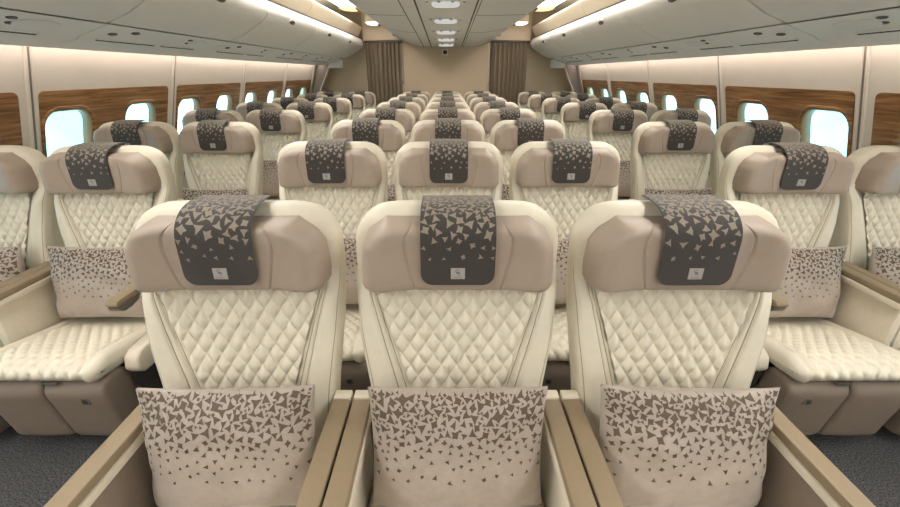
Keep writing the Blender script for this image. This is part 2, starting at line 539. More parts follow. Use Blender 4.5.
for s, nm in ((-1, 'left'), (1, 'right')):
    for i in range(len(BIN_S) - 1):
        y0, y1 = BIN_S[i] + 0.008, BIN_S[i + 1] - 0.008
        k = i - 1
        if i == 0:
            continue
        far = 'beside the end wall' if i == 5 else 'counted from the camera'
        t = empty('overhead_bin', (s * 1.7, (y0 + y1) / 2, 1.70), 'ivory curved overhead bin above the %s windows, %s' % (nm, {1: 'cut by the picture edge', 2: 'first whole one', 3: 'second whole one', 4: 'third whole one', 5: 'last before the end wall'}[i]), 'bin', 'overhead luggage bins')
        def loc(me, name, par):
            o = obj(name, me, par)
            o.location = -par.location
            return o
        bm = bmesh.new()
        bin_sweep(bm, s, FASC, [(1.60, 2.036), (1.62, 2.00), (1.86, 1.72), (2.3, 1.75), (2.3, 2.22)], y0, y1)
        loc(finish(bm, 'bin_body', M['fascia'], smooth=40), 'body', t)
        bm = bmesh.new()
        bin_sweep(bm, s, DOOR, [(1.87, 1.715), (1.62, 1.98)], y0, y1)
        d = loc(finish(bm, 'bin_door', M['bin'], smooth=40), 'door', t)
        bm = bmesh.new()
        add_box(bm, *sorted((s * 1.556, s * 1.60)), y0 + 0.01, y1 - 0.01, 2.031, 2.040)
        loc(finish(bm, 'door_seal', M['groove']), 'door_seal', t)
        hy = (y0 + y1) / 2 - 0.10 if i < 5 else (y0 + y1) / 2 - 0.35
        bm = bmesh.new()
        ellipse_disc(bm, (s * 1.4975, hy, 1.896), (0, 0.072, 0), (s * 0.012, 0, -0.025), (-s * 0.9, 0, -0.44), 0.004)
        obj('latch_recess', finish(bm, 'latch_recess', M['bin']), d)
        bm = bmesh.new()
        ellipse_disc(bm, (s * 1.495, hy, 1.900), (0, 0.060, 0), (s * 0.009, 0, -0.018), (-s * 0.9, 0, -0.44), 0.016)
        obj('latch', finish(bm, 'bin_latch', M['latch']), d)
    # service channel under the bins, one unit per bay
    PSU = [(1.850, 1.690), (1.93, 1.664), (2.03, 1.630), (2.045, 1.618), (2.12, 1.596), (2.20, 1.582), (2.255, 1.578), (2.268, 1.584), (2.27, 1.60)]
    def psu_z(x):
        return lerp_table(PSU[:7], x)
    for i in range(1, len(BIN_S) - 1):
        y0, y1 = BIN_S[i] + 0.003, BIN_S[i + 1] - (0.003 if i < 5 else 0.24)
        t = empty('service_panel', (s * 2.05, (y0 + y1) / 2, 1.60), 'ivory service panel with air grille under the %s bins, %s' % (nm, {1: 'cut by the picture edge', 2: 'first whole one', 3: 'second whole one', 4: 'third whole one', 5: 'last before the end wall'}[i]), 'service panel', 'passenger service panels')
        bm = bmesh.new()
        bin_sweep(bm, s, PSU, [(2.24, 1.70), (1.88, 1.70)], y0, y1, 0.008)
        loc(finish(bm, 'service_panel', M['bin'], smooth=40), 'panel', t)
        for ga, gb, n in ((y0 + 0.12, y0 + 0.66, 16), (y0 + 0.73, y1 - 0.25, 12)):
            bm = bmesh.new()
            z = psu_z(2.038)
            add_box(bm, s * 2.024, s * 2.052, ga, gb, z - 0.0005, z + 0.006)
            for q in range(n):
                ya = ga + 0.008 + (gb - ga - 0.012) * q / n
                add_box(bm, s * 2.028, s * 2.048, ya, ya + (gb - ga) / n * 0.66, z - 0.005, z - 0.0006)
            for f in bm.faces:
                f.material_index = 1 if f.calc_center_median().z < z - 0.00055 else 0
            loc(finish(bm, 'air_grille', [M['bin'], M['grille']]), 'grille', t)
        for dy, xx in ((0.16, 1.955), (0.30, 1.91)):
            bm = bmesh.new()
            ellipse_disc(bm, (s * xx, y0 + dy, psu_z(xx) + 0.002), (0, 0.035, 0), (s * 0.016, 0, -0.005), (s * -0.3, 0, -0.95), 0.007)
            loc(finish(bm, 'reading_light', M['latch']), 'reading_light', t)
        bm = bmesh.new()
        ellipse_disc(bm, (s * 1.945, y1 - 0.34, psu_z(1.945) + 0.002), (0, 0.13, 0), (s * 0.05, 0, -0.017), (s * -0.31, 0, -0.95), 0.008, 28)
        loc(finish(bm, 'speaker_plate', M['white']), 'lamp_plate', t)
        for dy, xx in ((0.46, 1.96), (0.50, 1.91)):
            bm = bmesh.new()
            ellipse_disc(bm, (s * xx, y1 - dy, psu_z(xx) + 0.002), (0, 0.028, 0), (s * 0.013, 0, -0.004), (s * -0.3, 0, -0.95), 0.006)
            loc(finish(bm, 'air_nozzle', M['latch']), 'air_nozzle', t)

    # white box hanging under the last bin
    t = empty('monitor_box', (s * 1.98, 8.29, 1.535), 'small white box hanging under the %s bins by the end wall' % nm, 'box', 'white boxes under the bins')
    bm = bmesh.new()
    add_box(bm, -0.12, 0.12, -0.05, 0.05, 0.0, 0.14, bev=0.012)
    obj('housing', finish(bm, 'monitor_box', M['white']), t)
    bm = bmesh.new()
    add_box(bm, -0.05, 0.05, -0.03, 0.03, 0.135, 0.188)
    obj('bracket', finish(bm, 'monitor_bracket', M['white']), t)

# spotlights on the edge of the dropped ceiling
for s, nm in ((-1, 'left'), (1, 'right')):
    for k, y in enumerate((4.72, 6.15, 7.75)):
        t = empty('ceiling_spotlight', (s * 0.862, y, 2.028), 'small dark spotlight on the %s edge of the centre ceiling, %s from the end wall' % (nm, ('third', 'second', 'first')[k]), 'spotlight', 'spotlights along the ceiling edge')
        bm = bmesh.new()
        ellipse_disc(bm, (0, 0, 0), (0, 0.045, 0), (0.018, 0, s * 0.0 + 0.012 * s), (-0.0 + s * 0.5, 0, -0.85), 0.02, 16)
        obj('lens', finish(bm, 'spot_lens', M['grille']), t)
        bm = bmesh.new()
        ellipse_disc(bm, (0, 0, 0.002), (0, 0.058, 0), (0.025, 0, 0.016 * s), (s * 0.5, 0, -0.85), 0.008, 16)
        obj('bezel', finish(bm, 'spot_bezel', M['ceil']), t)

# oval reading-light units on the centre ceiling
for k, y in enumerate((3.28, 4.30, 5.32, 6.33, 7.25, 8.10)):
    z = cz(y)
    t = empty('ceiling_light_unit', (-0.01, y, z), 'white oval reading light unit on the centre ceiling, %s from the end wall' % ORD[5 - k], 'light unit', 'oval light units on the centre ceiling')
    bm = bmesh.new()
    ellipse_disc(bm, (0, 0, 0.002), (0.125, 0, 0), (0, 0.08, 0), (0, 0, -1), 0.034, 32)
    obj('lamp_plate', finish(bm, 'oval_plate', M['oval']), t)
    for x in (-0.16, -0.06, 0.06, 0.16):
        bm = bmesh.new()
        ellipse_disc(bm, (x, -0.14, 0.002), (0.024, 0, 0), (0, 0.03, 0), (0, 0, -1), 0.012, 14)
        l = obj('reading_light', finish(bm, 'ceiling_reading_light', M['white']), t)
        bm = bmesh.new()
        ellipse_disc(bm, (x, -0.128, -0.008), (0.013, 0, 0), (0, 0.014, 0), (0, 0, -1), 0.006, 12)
        obj('lens', finish(bm, 'ceiling_reading_lens', M['latch']), l)

# small camera on the end wall
t = empty('camera_unit', (-0.03, Y1E - 0.10, 1.80), 'small black security camera on white plate at top of end wall', 'camera')
bm = bmesh.new()
add_box(bm, -0.05, 0.05, -0.02, 0.0, -0.045, 0.045, bev=0.006)
obj('plate', finish(bm, 'camera_plate', M['white']), t)
bm = bmesh.new()
add_box(bm, -0.036, 0.036, -0.05, -0.018, -0.032, 0.032, bev=0.006)
obj('lens', finish(bm, 'camera_lens', M['dark']), t)

# curtains
for s, nm in ((-1, 'left'), (1, 'right')):
    t = empty('curtain', (s * 1.14, 8.46, 0.02), 'dark taupe pleated curtain drawn across the %s aisle' % nm, 'curtain', 'curtains in front of the end wall')
    bm = bmesh.new()
    n = 120
    P, N = [], []
    for iz in range(14):
        z = 0.0 + 1.935 * iz / 13
        row, nr = [], []
        for i in range(n + 1):
            u = i / n
            amp = 0.044 * (0.85 + 0.3 * noise.noise((u * 6, iz * 0.05, s * 5)))
            x = -0.325 + 0.65 * u + 0.006 * sin(z * 1.7 + u * 9)
            ph = u * 8.5 * 2 * pi + 0.35 * sin(u * 11 + s)
            y = amp * sin(ph) + 0.012 * sin(ph * 2 + 1.0)
            row.append((x, y, z)); nr.append((0, -1, 0))
        P.append(row); N.append(nr)
    add_sheet(bm, P, N, 0.006)
    obj('cloth', finish(bm, 'curtain_cloth', M['curtain'], smooth=80), t)
    bm = bmesh.new()
    add_box(bm, -0.335, 0.335, -0.03, 0.035, 1.932, 1.965, bev=0.005)
    obj('rail', finish(bm, 'curtain_rail', M['latch']), t)
    bm = bmesh.new()
    xx = 0.335 * -s
    add_box(bm, xx - 0.008, xx + 0.008, -0.045, -0.03, 1.25, 1.29, bev=0.003)
    obj('tie_hook', finish(bm, 'curtain_hook', M['chrome']), t)

# ============================================================ SEAT
def lean(z):
    return -0.17 * (1.0 - z) if z < 1.0 else 0.0
W_TAB = [(0.36, 0.212), (0.55, 0.218), (0.68, 0.230), (0.83, 0.251), (0.95, 0.260), (1.05, 0.258), (2, 0.256)]
ZT = 1.147
def shell_w(z):
    w = lerp_table(W_TAB, z)
    r = 0.105
    if z > ZT - r:
        q = (z - (ZT - r)) / r
        w = w - r + r * sqrt(max(0.0, 1 - q ** 2.3))
    return w

def shell_mesh():
    bm = bmesh.new()
    zs = [0.36, 0.45, 0.55, 0.65, 0.75, 0.85, 0.93, 1.0] + [1.0 + (ZT - 1.0) * (1 - (1 - k / 14) ** 2) for k in range(1, 15)]
    rings = []
    n = 56
    for z in zs:
        w = max(0.02, shell_w(z) if z < ZT - 1e-4 else shell_w(ZT - 0.0006))
        d = 0.052
        if z > ZT - 0.05:
            q = (z - (ZT - 0.05)) / 0.05
            d = 0.052 - 0.036 * (1 - sqrt(max(0.0, 1 - min(q, 0.999) ** 2)))
        yc = lean(z) + 0.052
        ring = []
        for i in range(n):
            a = 2 * pi * i / n
            c, s_ = cos(a), sin(a)
            e = 2 / 4.5
            ring.append((w * math.copysign(abs(c) ** e, c), yc + d * math.copysign(abs(s_) ** e, s_), z))
        rings.append(ring)
    add_rings(bm, rings)
    return finish(bm, 'seat_shell', M['cream'], smooth=60)

PZ0, PZ1 = 0.960, 1.126
def pad_hw(z):
    return lerp_table([(PZ0, 0.230), (PZ0 + 0.010, 0.236), (1.01, 0.236), (1.065, 0.231), (1.097, 0.213), (PZ1, 0.172)], z)
def pad_y(s, z):
    """front surface of the headrest pad, s in -1..1"""
    v = (z - PZ0) / (PZ1 - PZ0)
    vr = min(1.0, max(0.0, abs(v - 0.46) / 0.54))
    prof = max(0.0, 1 - vr ** 10) ** 0.34
    edge = max(0.0, 1 - abs(s) ** 14) ** 0.40
    wing = 0.020 * smooth(0.45, 0.95, abs(s))
    ln = 0.44 + 0.17 * v
    groove_ = 0.0045 * exp(-((abs(s) - ln) / 0.010) ** 2)
    return 0.012 - (0.080 + wing - groove_) * prof * edge

def headrest_mesh():
    bm = bmesh.new()
    ns = 400
    rings = []
    nz = 24
    for k in range(nz + 1):
        t = k / nz
        tt = 0.5 - 0.5 * cos(pi * t)
        z = PZ0 + (PZ1 - PZ0) * tt
        hw = pad_hw(z)
        ring = [(hw * (-1 + 2 * i / ns), min(0.011, pad_y(-1 + 2 * i / ns, z)), z) for i in range(ns + 1)]
        ring += [(hw * (1 - 2 * i / 6), 0.014, z) for i in range(7)]
        rings.append(ring)
    add_rings(bm, rings)
    return finish(bm, 'headrest_pad', M['taupe'], smooth=60)

def quilt_hw(z):
    if z > 0.63:
        return 0.112 + 0.102 * ((z - 0.63) / 0.335) ** 1.05
    return 0.112 - 0.01 * min(1, (0.63 - z) / 0.2)

def quilt_h(x, z, dx=0.041, dz=0.061, h=0.0110):
    a = x / dx + z / dz
    b = x / dx - z / dz
    v = abs(sin(pi * a)) * abs(sin(pi * b))
    return h * v ** 0.56

def quilt_mesh():
    bm = bmesh.new()
    nx, nz = 170, 220
    P = []
    for k in range(nz + 1):
        z = 0.41 + (0.985 - 0.41) * k / nz
        q = quilt_hw(z)
        P.append([(q * (-1 + 2 * i / nx), lean(z) - 0.006 - quilt_h(q * (-1 + 2 * i / nx), z), z) for i in range(nx + 1)])
    add_grid(bm, P)
    return finish(bm, 'quilted_panel', M['quilt'], smooth=180)

def bolster_mesh(s):
    bm = bmesh.new()
    nu, nz = 48, 40
    P = []
    for k in range(nz + 1):
        z = 0.40 + (0.985 - 0.40) * k / nz
        q, w = quilt_hw(z) - 0.002, shell_w(z) + 0.001
        row = []
        for i in range(nu + 1):
            u = i / nu
            x = q + (w - q) * u
            h = 0.024 * max(0.0, sin(pi * min(1, u * 0.5 + 0.5))) ** 0.5 if u > 0.99 else 0.006 + 0.022 * smooth(0, 0.45, u) * (max(0.0, 1 - max(0, (u - 0.55) / 0.45) ** 3)) ** 0.5
            for g, wd in ((0.14, 0.03), (0.30, 0.03)):
                h -= 0.005 * exp(-((u - g) / wd) ** 2)
            h *= 1 - 0.9 * smooth(0.90, 0.975, z)
            if i == 0: h = 0.0
            base = 0.052 * (1 - max(0.0, 1 - (x / (w + 0.0005)) ** 4.5) ** (1 / 4.5)) * smooth(0.76, 0.95, z)
            y = lean(z) + base - h if i < nu else lean(z) + max(0.03, base)
            row.append((s * x, y, z))
        P.append(row)
    V = add_grid(bm, P)
    bm.verts.index_update()
    for f in bm.faces:             # double stitched seam and the edge seam
        col = min(v.index for v in f.verts) % (nu + 1)
        if col in (6, 14, 42): f.material_index = 1
    return finish(bm, 'bolster', [M['cream'], M['stitch']], smooth=70)

# rounded extrusion of a YZ loop along x with optional displacement
def loop_body(bm, pts, nrm, W, r, xs, disp):
    rings = []
    for x in xs:
        e = max(0.0, abs(x) - (W - r)) / r
        ins = r * (1 - sqrt(max(0.0, 1 - e * e)))
        ring = []
        for i, (p, nn) in enumerate(zip(pts, nrm)):
            d = disp(x, i) * (1 - e) - ins
            ring.append((x, p[0] + nn[0] * d, p[1] + nn[1] * d))
        rings.append(ring)
    add_rings(bm, rings)

def resample_closed(poly, rad, step):
    """round a polygon's corners and resample it evenly -> points, normals"""
    n = len(poly)
    out = []
    for i in range(n):
        p0, p1, p2 = Vector(poly[i - 1]), Vector(poly[i]), Vector(poly[(i + 1) % n])
        a, b = (p0 - p1), (p2 - p1)
        r = min(rad[i], a.length * 0.45, b.length * 0.45)
        A, B = p1 + a.normalized() * r, p1 + b.normalized() * r
        for k in range(9):
            t = k / 8
            out.append((1 - t) ** 2 * A + 2 * t * (1 - t) * p1 + t * t * B)
    seg = []
    L = 0
    for i in range(len(out)):
        d = (out[(i + 1) % len(out)] - out[i]).length
        seg.append((L, d)); L += d
    m = int(L / step)
    pts = []
    j = 0
    for k in range(m):
        s_ = L * k / m
        while j < len(seg) - 1 and seg[j][0] + seg[j][1] < s_: j += 1
        t = (s_ - seg[j][0]) / max(seg[j][1], 1e-9)
        pts.append(out[j].lerp(out[(j + 1) % len(out)], t))
    c = sum(pts, Vector((0, 0))) / m
    nr = []
    for k in range(m):
        tg = pts[(k + 1) % m] - pts[k - 1]
        nn = Vector((tg.y, -tg.x)).normalized()
        if nn.dot(pts[k] - c) < 0: nn = -nn
        nr.append(nn)
    return pts, nr, L / m

def cushion_mesh():
    bm = bmesh.new()
    poly = [(-0.10, 0.378), (-0.545, 0.462), (-0.628, 0.44), (-0.615, 0.392), (-0.52, 0.375), (-0.10, 0.34)]
    pts, nr, st = resample_closed(poly, [0.02, 0.08, 0.045, 0.03, 0.05, 0.02], 0.0055)
    def disp(x, i):
        p = pts[i]
        ax = abs(x)
        k = smooth(0.380, 0.402, p[1])
        s_ = i * st
        h = 0.0
        if ax < 0.178:
            h = quilt_h(x, s_, 0.045, 0.062, 0.014) * (1 - smooth(0.165, 0.178, ax)) * smooth(0.39, 0.43, p[1])
        h += 0.010 * smooth(0.178, 0.20, ax)
        h -= 0.004 * exp(-((ax - 0.180) / 0.004) ** 2)
        h -= 0.004 * exp(-((ax - 0.196) / 0.004) ** 2)
        return h * k
    W = 0.238
    n = 96
    xs = [-W + 2 * W * i / n for i in range(n + 1)]
    loop_body(bm, pts, nr, W, 0.03, xs, disp)
    return finish(bm, 'seat_cushion', M['quilt'], smooth=75)

def legrest_mesh(s):
    bm = bmesh.new()
    poly = [(-0.50, 0.376), (-0.592, 0.378), (-0.618, 0.34), (-0.565, 0.07), (-0.44, 0.06), (-0.42, 0.30)]
    pts, nr, st = resample_closed(poly, [0.02, 0.03, 0.04, 0.03, 0.03, 0.03], 0.018)
    c, W = s * 0.119, 0.116
    xs_ = [-W, -W + 0.003, -W + 0.008, -W + 0.018, -0.05, 0, 0.05, W - 0.018, W - 0.008, W - 0.003, W]
    loop_body(bm, pts, nr, W, 0.018, xs_, lambda x, i: 0.004 * (1 - (x / W) ** 2))
    for v in bm.verts: v.co.x += c
    return finish(bm, 'leg_rest', M['brown'], smooth=60)

SEATP = []     # (name, mesh, parent_index or None, flag, location, label)
SEATP.append(('backrest', shell_mesh(), None, '', (0, 0, 0), None))                              # 0
SEATP.append(('quilted_panel', quilt_mesh(), None, '', (0, 0, 0), 'diamond quilted cream panel'))  # 1
SEATP.append(('bolster', bolster_mesh(-1), None, '', (0, 0, 0), None))
SEATP.append(('bolster', bolster_mesh(1), None, '', (0, 0, 0), None))
SEATP.append(('headrest', headrest_mesh(), None, '', (0, 0, 0), 'taupe winged headrest'))
SEATP.append(('seat_cushion', cushion_mesh(), None, '', (0, 0, 0), None))
SEATP.append(('leg_rest', legrest_mesh(-1), None, '', (0, 0, 0), 'brown leg rest pad'))           # 6
SEATP.append(('leg_rest', legrest_mesh(1), None, '', (0, 0, 0), 'brown leg rest pad'))            # 7
bm = bmesh.new()
add_box(bm, -0.21, 0.21, -0.50, -0.02, 0.28, 0.345, bev=0.01)
for x in (-0.17, 0.17):
    add_box(bm, x - 0.02, x + 0.02, -0.40, -0.34, 0.0, 0.29, bev=0.006)
    add_box(bm, x - 0.02, x + 0.02, -0.12, -0.06, 0.0, 0.29, bev=0.006)
    add_box(bm, x - 0.025, x + 0.025, -0.42, -0.04, 0.0, 0.03, bev=0.006)
SEATP.append(('seat_frame', finish(bm, 'seat_frame', M['dark']), None, '', (0, 0, 0), 'dark under-seat frame'))
# armrests: flat beige beam, cream step below, full panel where two seats meet
def arm_profile(y0, y1, z0, z1, r):
    pts = [(y1, z0), (y1, z1)]
    for i in range(7):
        a = pi / 2 * i / 6
        pts.append((y0 + r - r * sin(a), z1 - r * 0.7 + r * 0.7 * cos(a)))
    pts.append((y0 + 0.008, z0))
    return pts
for s, fl in ((-1, 'L'), (1, 'R')):
    a, b = sorted((s * 0.2275, s * 0.2745))
    ARM = len(SEATP)
    me = prism_mesh('armrest_beam', M['arm'], arm_profile(-0.475, -0.088, 0.622, 0.648, 0.02), 'x', a, b, bev=0.004)
    SEATP.append(('armrest', me, None, '', (0, 0, 0), 'beige armrest'))
    a2, b2 = sorted((s * 0.224, s * 0.262))
    me = prism_mesh('armrest_trim', M['armpanel'], arm_profile(-0.455, -0.088, 0.598, 0.6225, 0.02), 'x', a2, b2, bev=0.003)
    SEATP.append(('trim_strip', me, ARM, '', (0, 0, 0), None))
    me = box_mesh('armrest_rear_cap', M['armpanel'], a, b, -0.087, -0.055, 0.60, 0.651, bev=0.004)
    SEATP.append(('rear_cap', me, ARM, '', (0, 0, 0), None))
    a3, b3 = sorted((s * 0.241, s * 0.272))
    me = box_mesh('armrest_panel', M['armpanel'], a3, b3, -0.44, -0.06, 0.36, 0.60, bev=0.004)
    SEATP.append(('side_panel', me, ARM, fl, (0, 0, 0), None))
    me = box_mesh('armrest_panel_shaded', M['brown'], *sorted((s * 0.2405, s * 0.262)), -0.45, -0.06, 0.36, 0.598, bev=0.004)  # brown colour paints in the shadow on the armrest's inner side
    SEATP.append(('side_panel', me, ARM, fl + 'p', (0, 0, 0), 'inner side panel with shadow painted brown'))
    me = prism_mesh('armrest_tip', M['armdark'], [(-0.47, 0.622), (-0.462, 0.604), (-0.44, 0.592), (-0.40, 0.592), (-0.36, 0.60), (-0.34, 0.622)], 'x', *sorted((s * 0.2285, s * 0.2735)), bev=0.004)
    SEATP.append(('armrest_tip', me, ARM, fl + 'o', (0, 0, 0), 'dark rounded underside of armrest tip'))
    a4, b4 = sorted((s * 0.241, s * 0.30))
    me = prism_mesh('seat_side_cover', M['armpanel'], [(-0.08, 0.30), (-0.47, 0.325), (-0.505, 0.36), (-0.495, 0.41), (-0.46, 0.43), (-0.08, 0.44)], 'x', a4, b4, bev=0.014, seg=3)
    SEATP.append(('side_cover', me, None, fl + 'o', (0, 0, 0), None))
    me = prism_mesh('recline_mechanism', M['dark'], [(-0.10, 0.05), (-0.42, 0.05), (-0.48, 0.30), (-0.48, 0.33), (-0.10, 0.33)], 'x', *sorted((s * 0.243, s * 0.262)), bev=0.004)
    SEATP.append(('recline_mechanism', me, None, fl + 'o', (0, 0, 0), 'black mechanism beside the leg rest'))
# leg-rest tag and foot-rest catch
bm = bmesh.new()
add_box(bm, -0.016, 0.016, -0.004, 0.004, -0.016, 0.016, bev=0.002)
SEATP.append(('tag', finish(bm, 'leg_rest_tag', M['armdark']), None, 'tag', (0.155, -0.6135, 0.30), 'small square tag on the leg rest'))
TAGI = len(SEATP) - 1
bm = bmesh.new()
add_box(bm, -0.009, 0.009, -0.006, -0.003, -0.009, 0.009, bev=0.001)
SEATP.append(('tag_icon', finish(bm, 'leg_rest_tag_icon', M['dark']), TAGI, '', (0, 0, 0), None))
bm = bmesh.new()
add_box(bm, -0.028, 0.028, -0.02, 0.012, -0.006, 0.006, bev=0.003)
SEATP.append(('catch', finish(bm, 'foot_rest_catch', M['chrome']), None, 'tag', (0.05, -0.598, 0.383), 'small metal catch on the leg rest'))

def make_seat(x, y, label, open_l, open_r, tagside, group, panel=False):
    """open_l / open_r: that side meets an aisle or the wall, not another seat"""
    t = empty('passenger_seat', (x, y, 0), label, 'seat', group)
    made = []
    for name, me, par, fl, loc_, lb in SEATP:
        skip = False
        if fl == 'L' and open_l or fl == 'R' and open_r: skip = True
        if fl == 'Lo' and not open_l or fl == 'Ro' and not open_r: skip = True
        if fl in ('Lp', 'Rp') and not (panel and (open_l if fl == 'Lp' else open_r)): skip = True
        if fl in ('Lo', 'Ro') and panel and name == 'armrest_tip': skip = True
        if skip:
            made.append(None); continue
        o = bpy.data.objects.new(name, me)
        COL.objects.link(o)
        o.parent = t if par is None else made[par]
        o.location = (loc_[0] * (tagside if fl == 'tag' else 1), loc_[1], loc_[2])
        if lb: o['label'] = lb
        made.append(o)
    return t

# ============================================================ SHARD PRINT
def shards(rng, n_try, ulim, vtop, vbot, size, dens, fill, gap):
    """2-D shard polygons in metres on a (u right, v down) sheet; size(v), dens(v)"""
    got = []
    for t_ in range(n_try + n_try // 2):
        small = t_ >= n_try        # second pass: chips between the shards near the top
        v = rng.uniform(vtop, fill if small else vbot)
        u = rng.uniform(-ulim, ulim)
        if rng.random() > dens(v): continue
        r = size(v) * (rng.uniform(0.40, 0.62) if small else rng.uniform(0.8, 1.25))
        if u - r * 0.7 < -ulim or u + r * 0.7 > ulim or v - r * 0.7 < vtop: continue
        ok = True
        g = gap(v)
        for (a, b, c, _p) in got:
            if (a - u) ** 2 + (b - v) ** 2 < ((r + c) * g + 0.0006) ** 2:
                ok = False; break
        if not ok: continue
        k = 3 if rng.random() < 0.72 else 4
        a0 = rng.uniform(0, 2 * pi)
        poly = []
        for i in range(k):
            a = a0 + 2 * pi * i / k + rng.uniform(-0.28, 0.28)
            rr = r * rng.uniform(0.75, 1.12)
            poly.append((u + rr * cos(a), v + rr * sin(a)))
            am = a0 + 2 * pi * (i + 0.5) / k
            rm = r * (0.40 if k == 3 else 0.52)
            poly.append((u + rm * cos(am), v + rm * sin(am)))
        got.append((u, v, r, poly))
    return got

def add_shards(bm, items, fn, mi):
    for (u, v, r, poly) in items:
        c = bm.verts.new(fn(u, v))
        vs = [bm.verts.new(fn(a, b)) for a, b in poly]
        for i in range(len(vs)):
            f = bm.faces.new((c, vs[i], vs[(i + 1) % len(vs)]))
            f.material_index = mi

# ============================================================ HEADREST COVER
CPATH = [(-0.0735, 0.981), (-0.0745, 1.02), (-0.0745, 1.07), (-0.0735, 1.098), (-0.064, 1.122), (-0.040, 1.143), (-0.006, 1.1545), (0.03, 1.157), (0.06, 1.1565), (0.075, 1.1545)]
def path_eval(path):
    pts = []
    P = [Vector(p) for p in path]
    for i in range(len(P) - 1):
        p0, p1, p2, p3 = P[max(0, i - 1)], P[i], P[i + 1], P[min(len(P) - 1, i + 2)]
        for k in range(10):
            t = k / 10
            pts.append(0.5 * ((2 * p1) + (p2 - p0) * t + (2 * p0 - 5 * p1 + 4 * p2 - p3) * t * t + (3 * p1 - p0 - 3 * p2 + p3) * t ** 3))
    pts.append(P[-1])
    L = [0.0]
    for a, b in zip(pts, pts[1:]): L.append(L[-1] + (b - a).length)
    def ev(s):
        s = min(max(s, 0.0), L[-1] - 1e-6)
        for i in range(len(L) - 1):
            if L[i + 1] >= s:
                t = (s - L[i]) / (L[i + 1] - L[i])
                p = pts[i].lerp(pts[i + 1], t)
                tg = (pts[i + 1] - pts[i]).normalized()
                return p, Vector((-tg.y, tg.x))
    return ev, L[-1]
CEV, CLEN = path_eval(CPATH)
def cover_fn(seed, wr):
    def fn(x, s, off=0.0):
        p, nn = CEV(s)
        h = 0.003 + wr * (noise.noise((x * 16 + seed * 7.3, s * 12, seed)) * 0.5 + 0.5)
        p = p + nn * (h + off)
        return Vector((x, p.x, p.y))
    return fn
def cover_mesh(seed, wr, detail=True):
    rng = random.Random(seed)
    fn = cover_fn(seed, wr)
    bm = bmesh.new()
    nu, nv = 22, 46
    P, N = [], []
    for j in range(nv + 1):
        s = CLEN * (j / nv) ** 1.35
        hw = 0.0865
        r = 0.03
        if s < r: hw = hw - r * 0.9 * (1 - sqrt(max(0.0, 1 - ((r - s) / r) ** 2)))
        row, nr = [], []
        for i in range(nu + 1):
            x = hw * (-1 + 2 * i / nu)
            nn = CEV(s)[1]
            row.append(fn(x, s)); nr.append((0, nn.x, nn.y))
        P.append(row); N.append(nr)
    add_sheet(bm, P, N, 0.0025)
    top = CLEN - 0.003                # arc length where the print begins behind the crest
    items = shards(rng, 9000, 0.086, 0.0, 0.224, lambda v: 0.0125 - 0.0055 * smooth(0.15, 0.215, v), lambda v: 1.0, 0.12, lambda v: 0.63 + 0.10 * smooth(0.10, 0.15, v) + 1.1 * smooth(0.15, 0.225, v))
    add_shards(bm, items, lambda u, v: fn(u, top - v, 0.0009), 1)
    return finish(bm, 'headrest_cover', [M['cover'], M['shard_light']], smooth=60, recalc=False)

def flat_piece(bm, poly, fn, off):
    vs = [bm.verts.new(fn(a, b, off)) for a, b in poly]
    bm.faces.new(vs)

def patch_meshes(fn):
    bm = bmesh.new()
    y0 = 0.017
    a, b = -0.0165, 0.0165
    s0, s1 = y0, y0 + 0.028
    P = [[fn(a + (b - a) * i / 4, s0 + (s1 - s0) * j / 4, 0.0016) for i in range(5)] for j in range(5)]
    N = [[(0, -1, 0)] * 5 for _ in range(5)]
    add_sheet(bm, P, N, 0.0015)
    pm = finish(bm, 'logo_patch', M['patch'], recalc=True)
    # emblem: flowing strokes inside a drop outline over a word line
    bm = bmesh.new()
    def stroke(pts, w):
        n = len(pts)
        Lp, Rp = [], []
        for i, (x, s) in enumerate(pts):
            p, q = pts[max(0, i - 1)], pts[min(n - 1, i + 1)]
            dx, ds = q[0] - p[0], q[1] - p[1]
            l = max(1e-6, sqrt(dx * dx + ds * ds))
            k = w * (1 - 0.6 * abs(2 * i / (n - 1) - 1))
            Lp.append(bm.verts.new(fn(x - ds / l * k, s + dx / l * k, 0.0022)))
            Rp.append(bm.verts.new(fn(x + ds / l * k, s - dx / l * k, 0.0022)))
        for i in range(n - 1):
            bm.faces.new((Lp[i], Rp[i], Rp[i + 1], Lp[i + 1]))
    cy = y0 + 0.0165
    stroke([(0.0062 * sin(pi * 2 * t) * (0.6 + 0.4 * t), cy + 0.0085 * (2 * t - 1)) for t in [i / 14 for i in range(15)]], 0.0012)
    stroke([(-0.0045 + 0.009 * t, cy - 0.004 + 0.006 * sin(pi * t)) for t in [i / 8 for i in range(9)]], 0.0011)
    stroke([(0.005 - 0.009 * t, cy + 0.003 - 0.005 * sin(pi * t)) for t in [i / 8 for i in range(9)]], 0.0010)
    stroke([(-0.002 + 0.005 * t, cy + 0.006 + 0.002 * sin(pi * t)) for t in [i / 6 for i in range(7)]], 0.0009)
    em = finish(bm, 'emblem', M['patchink'], smooth=0, recalc=False)
    return pm, em

def text_mesh(txt, size, fn, s0, off):
    cu = bpy.data.curves.new('lettering', 'FONT')
    cu.body = txt
    cu.size = size
    cu.align_x = 'CENTER'
    cu.resolution_u = 2
    o = bpy.data.objects.new('lettering_tmp', cu)
    COL.objects.link(o)
    dg = bpy.context.evaluated_depsgraph_get()
    me = bpy.data.meshes.new_from_object(o.evaluated_get(dg))
    bpy.data.objects.remove(o)
    for v in me.vertices:
        v.co = fn(v.co.x, s0 + v.co.y, off)
    me.materials.clear()
    me.materials.append(M['patchink'])
    me.name = 'lettering'
    return me

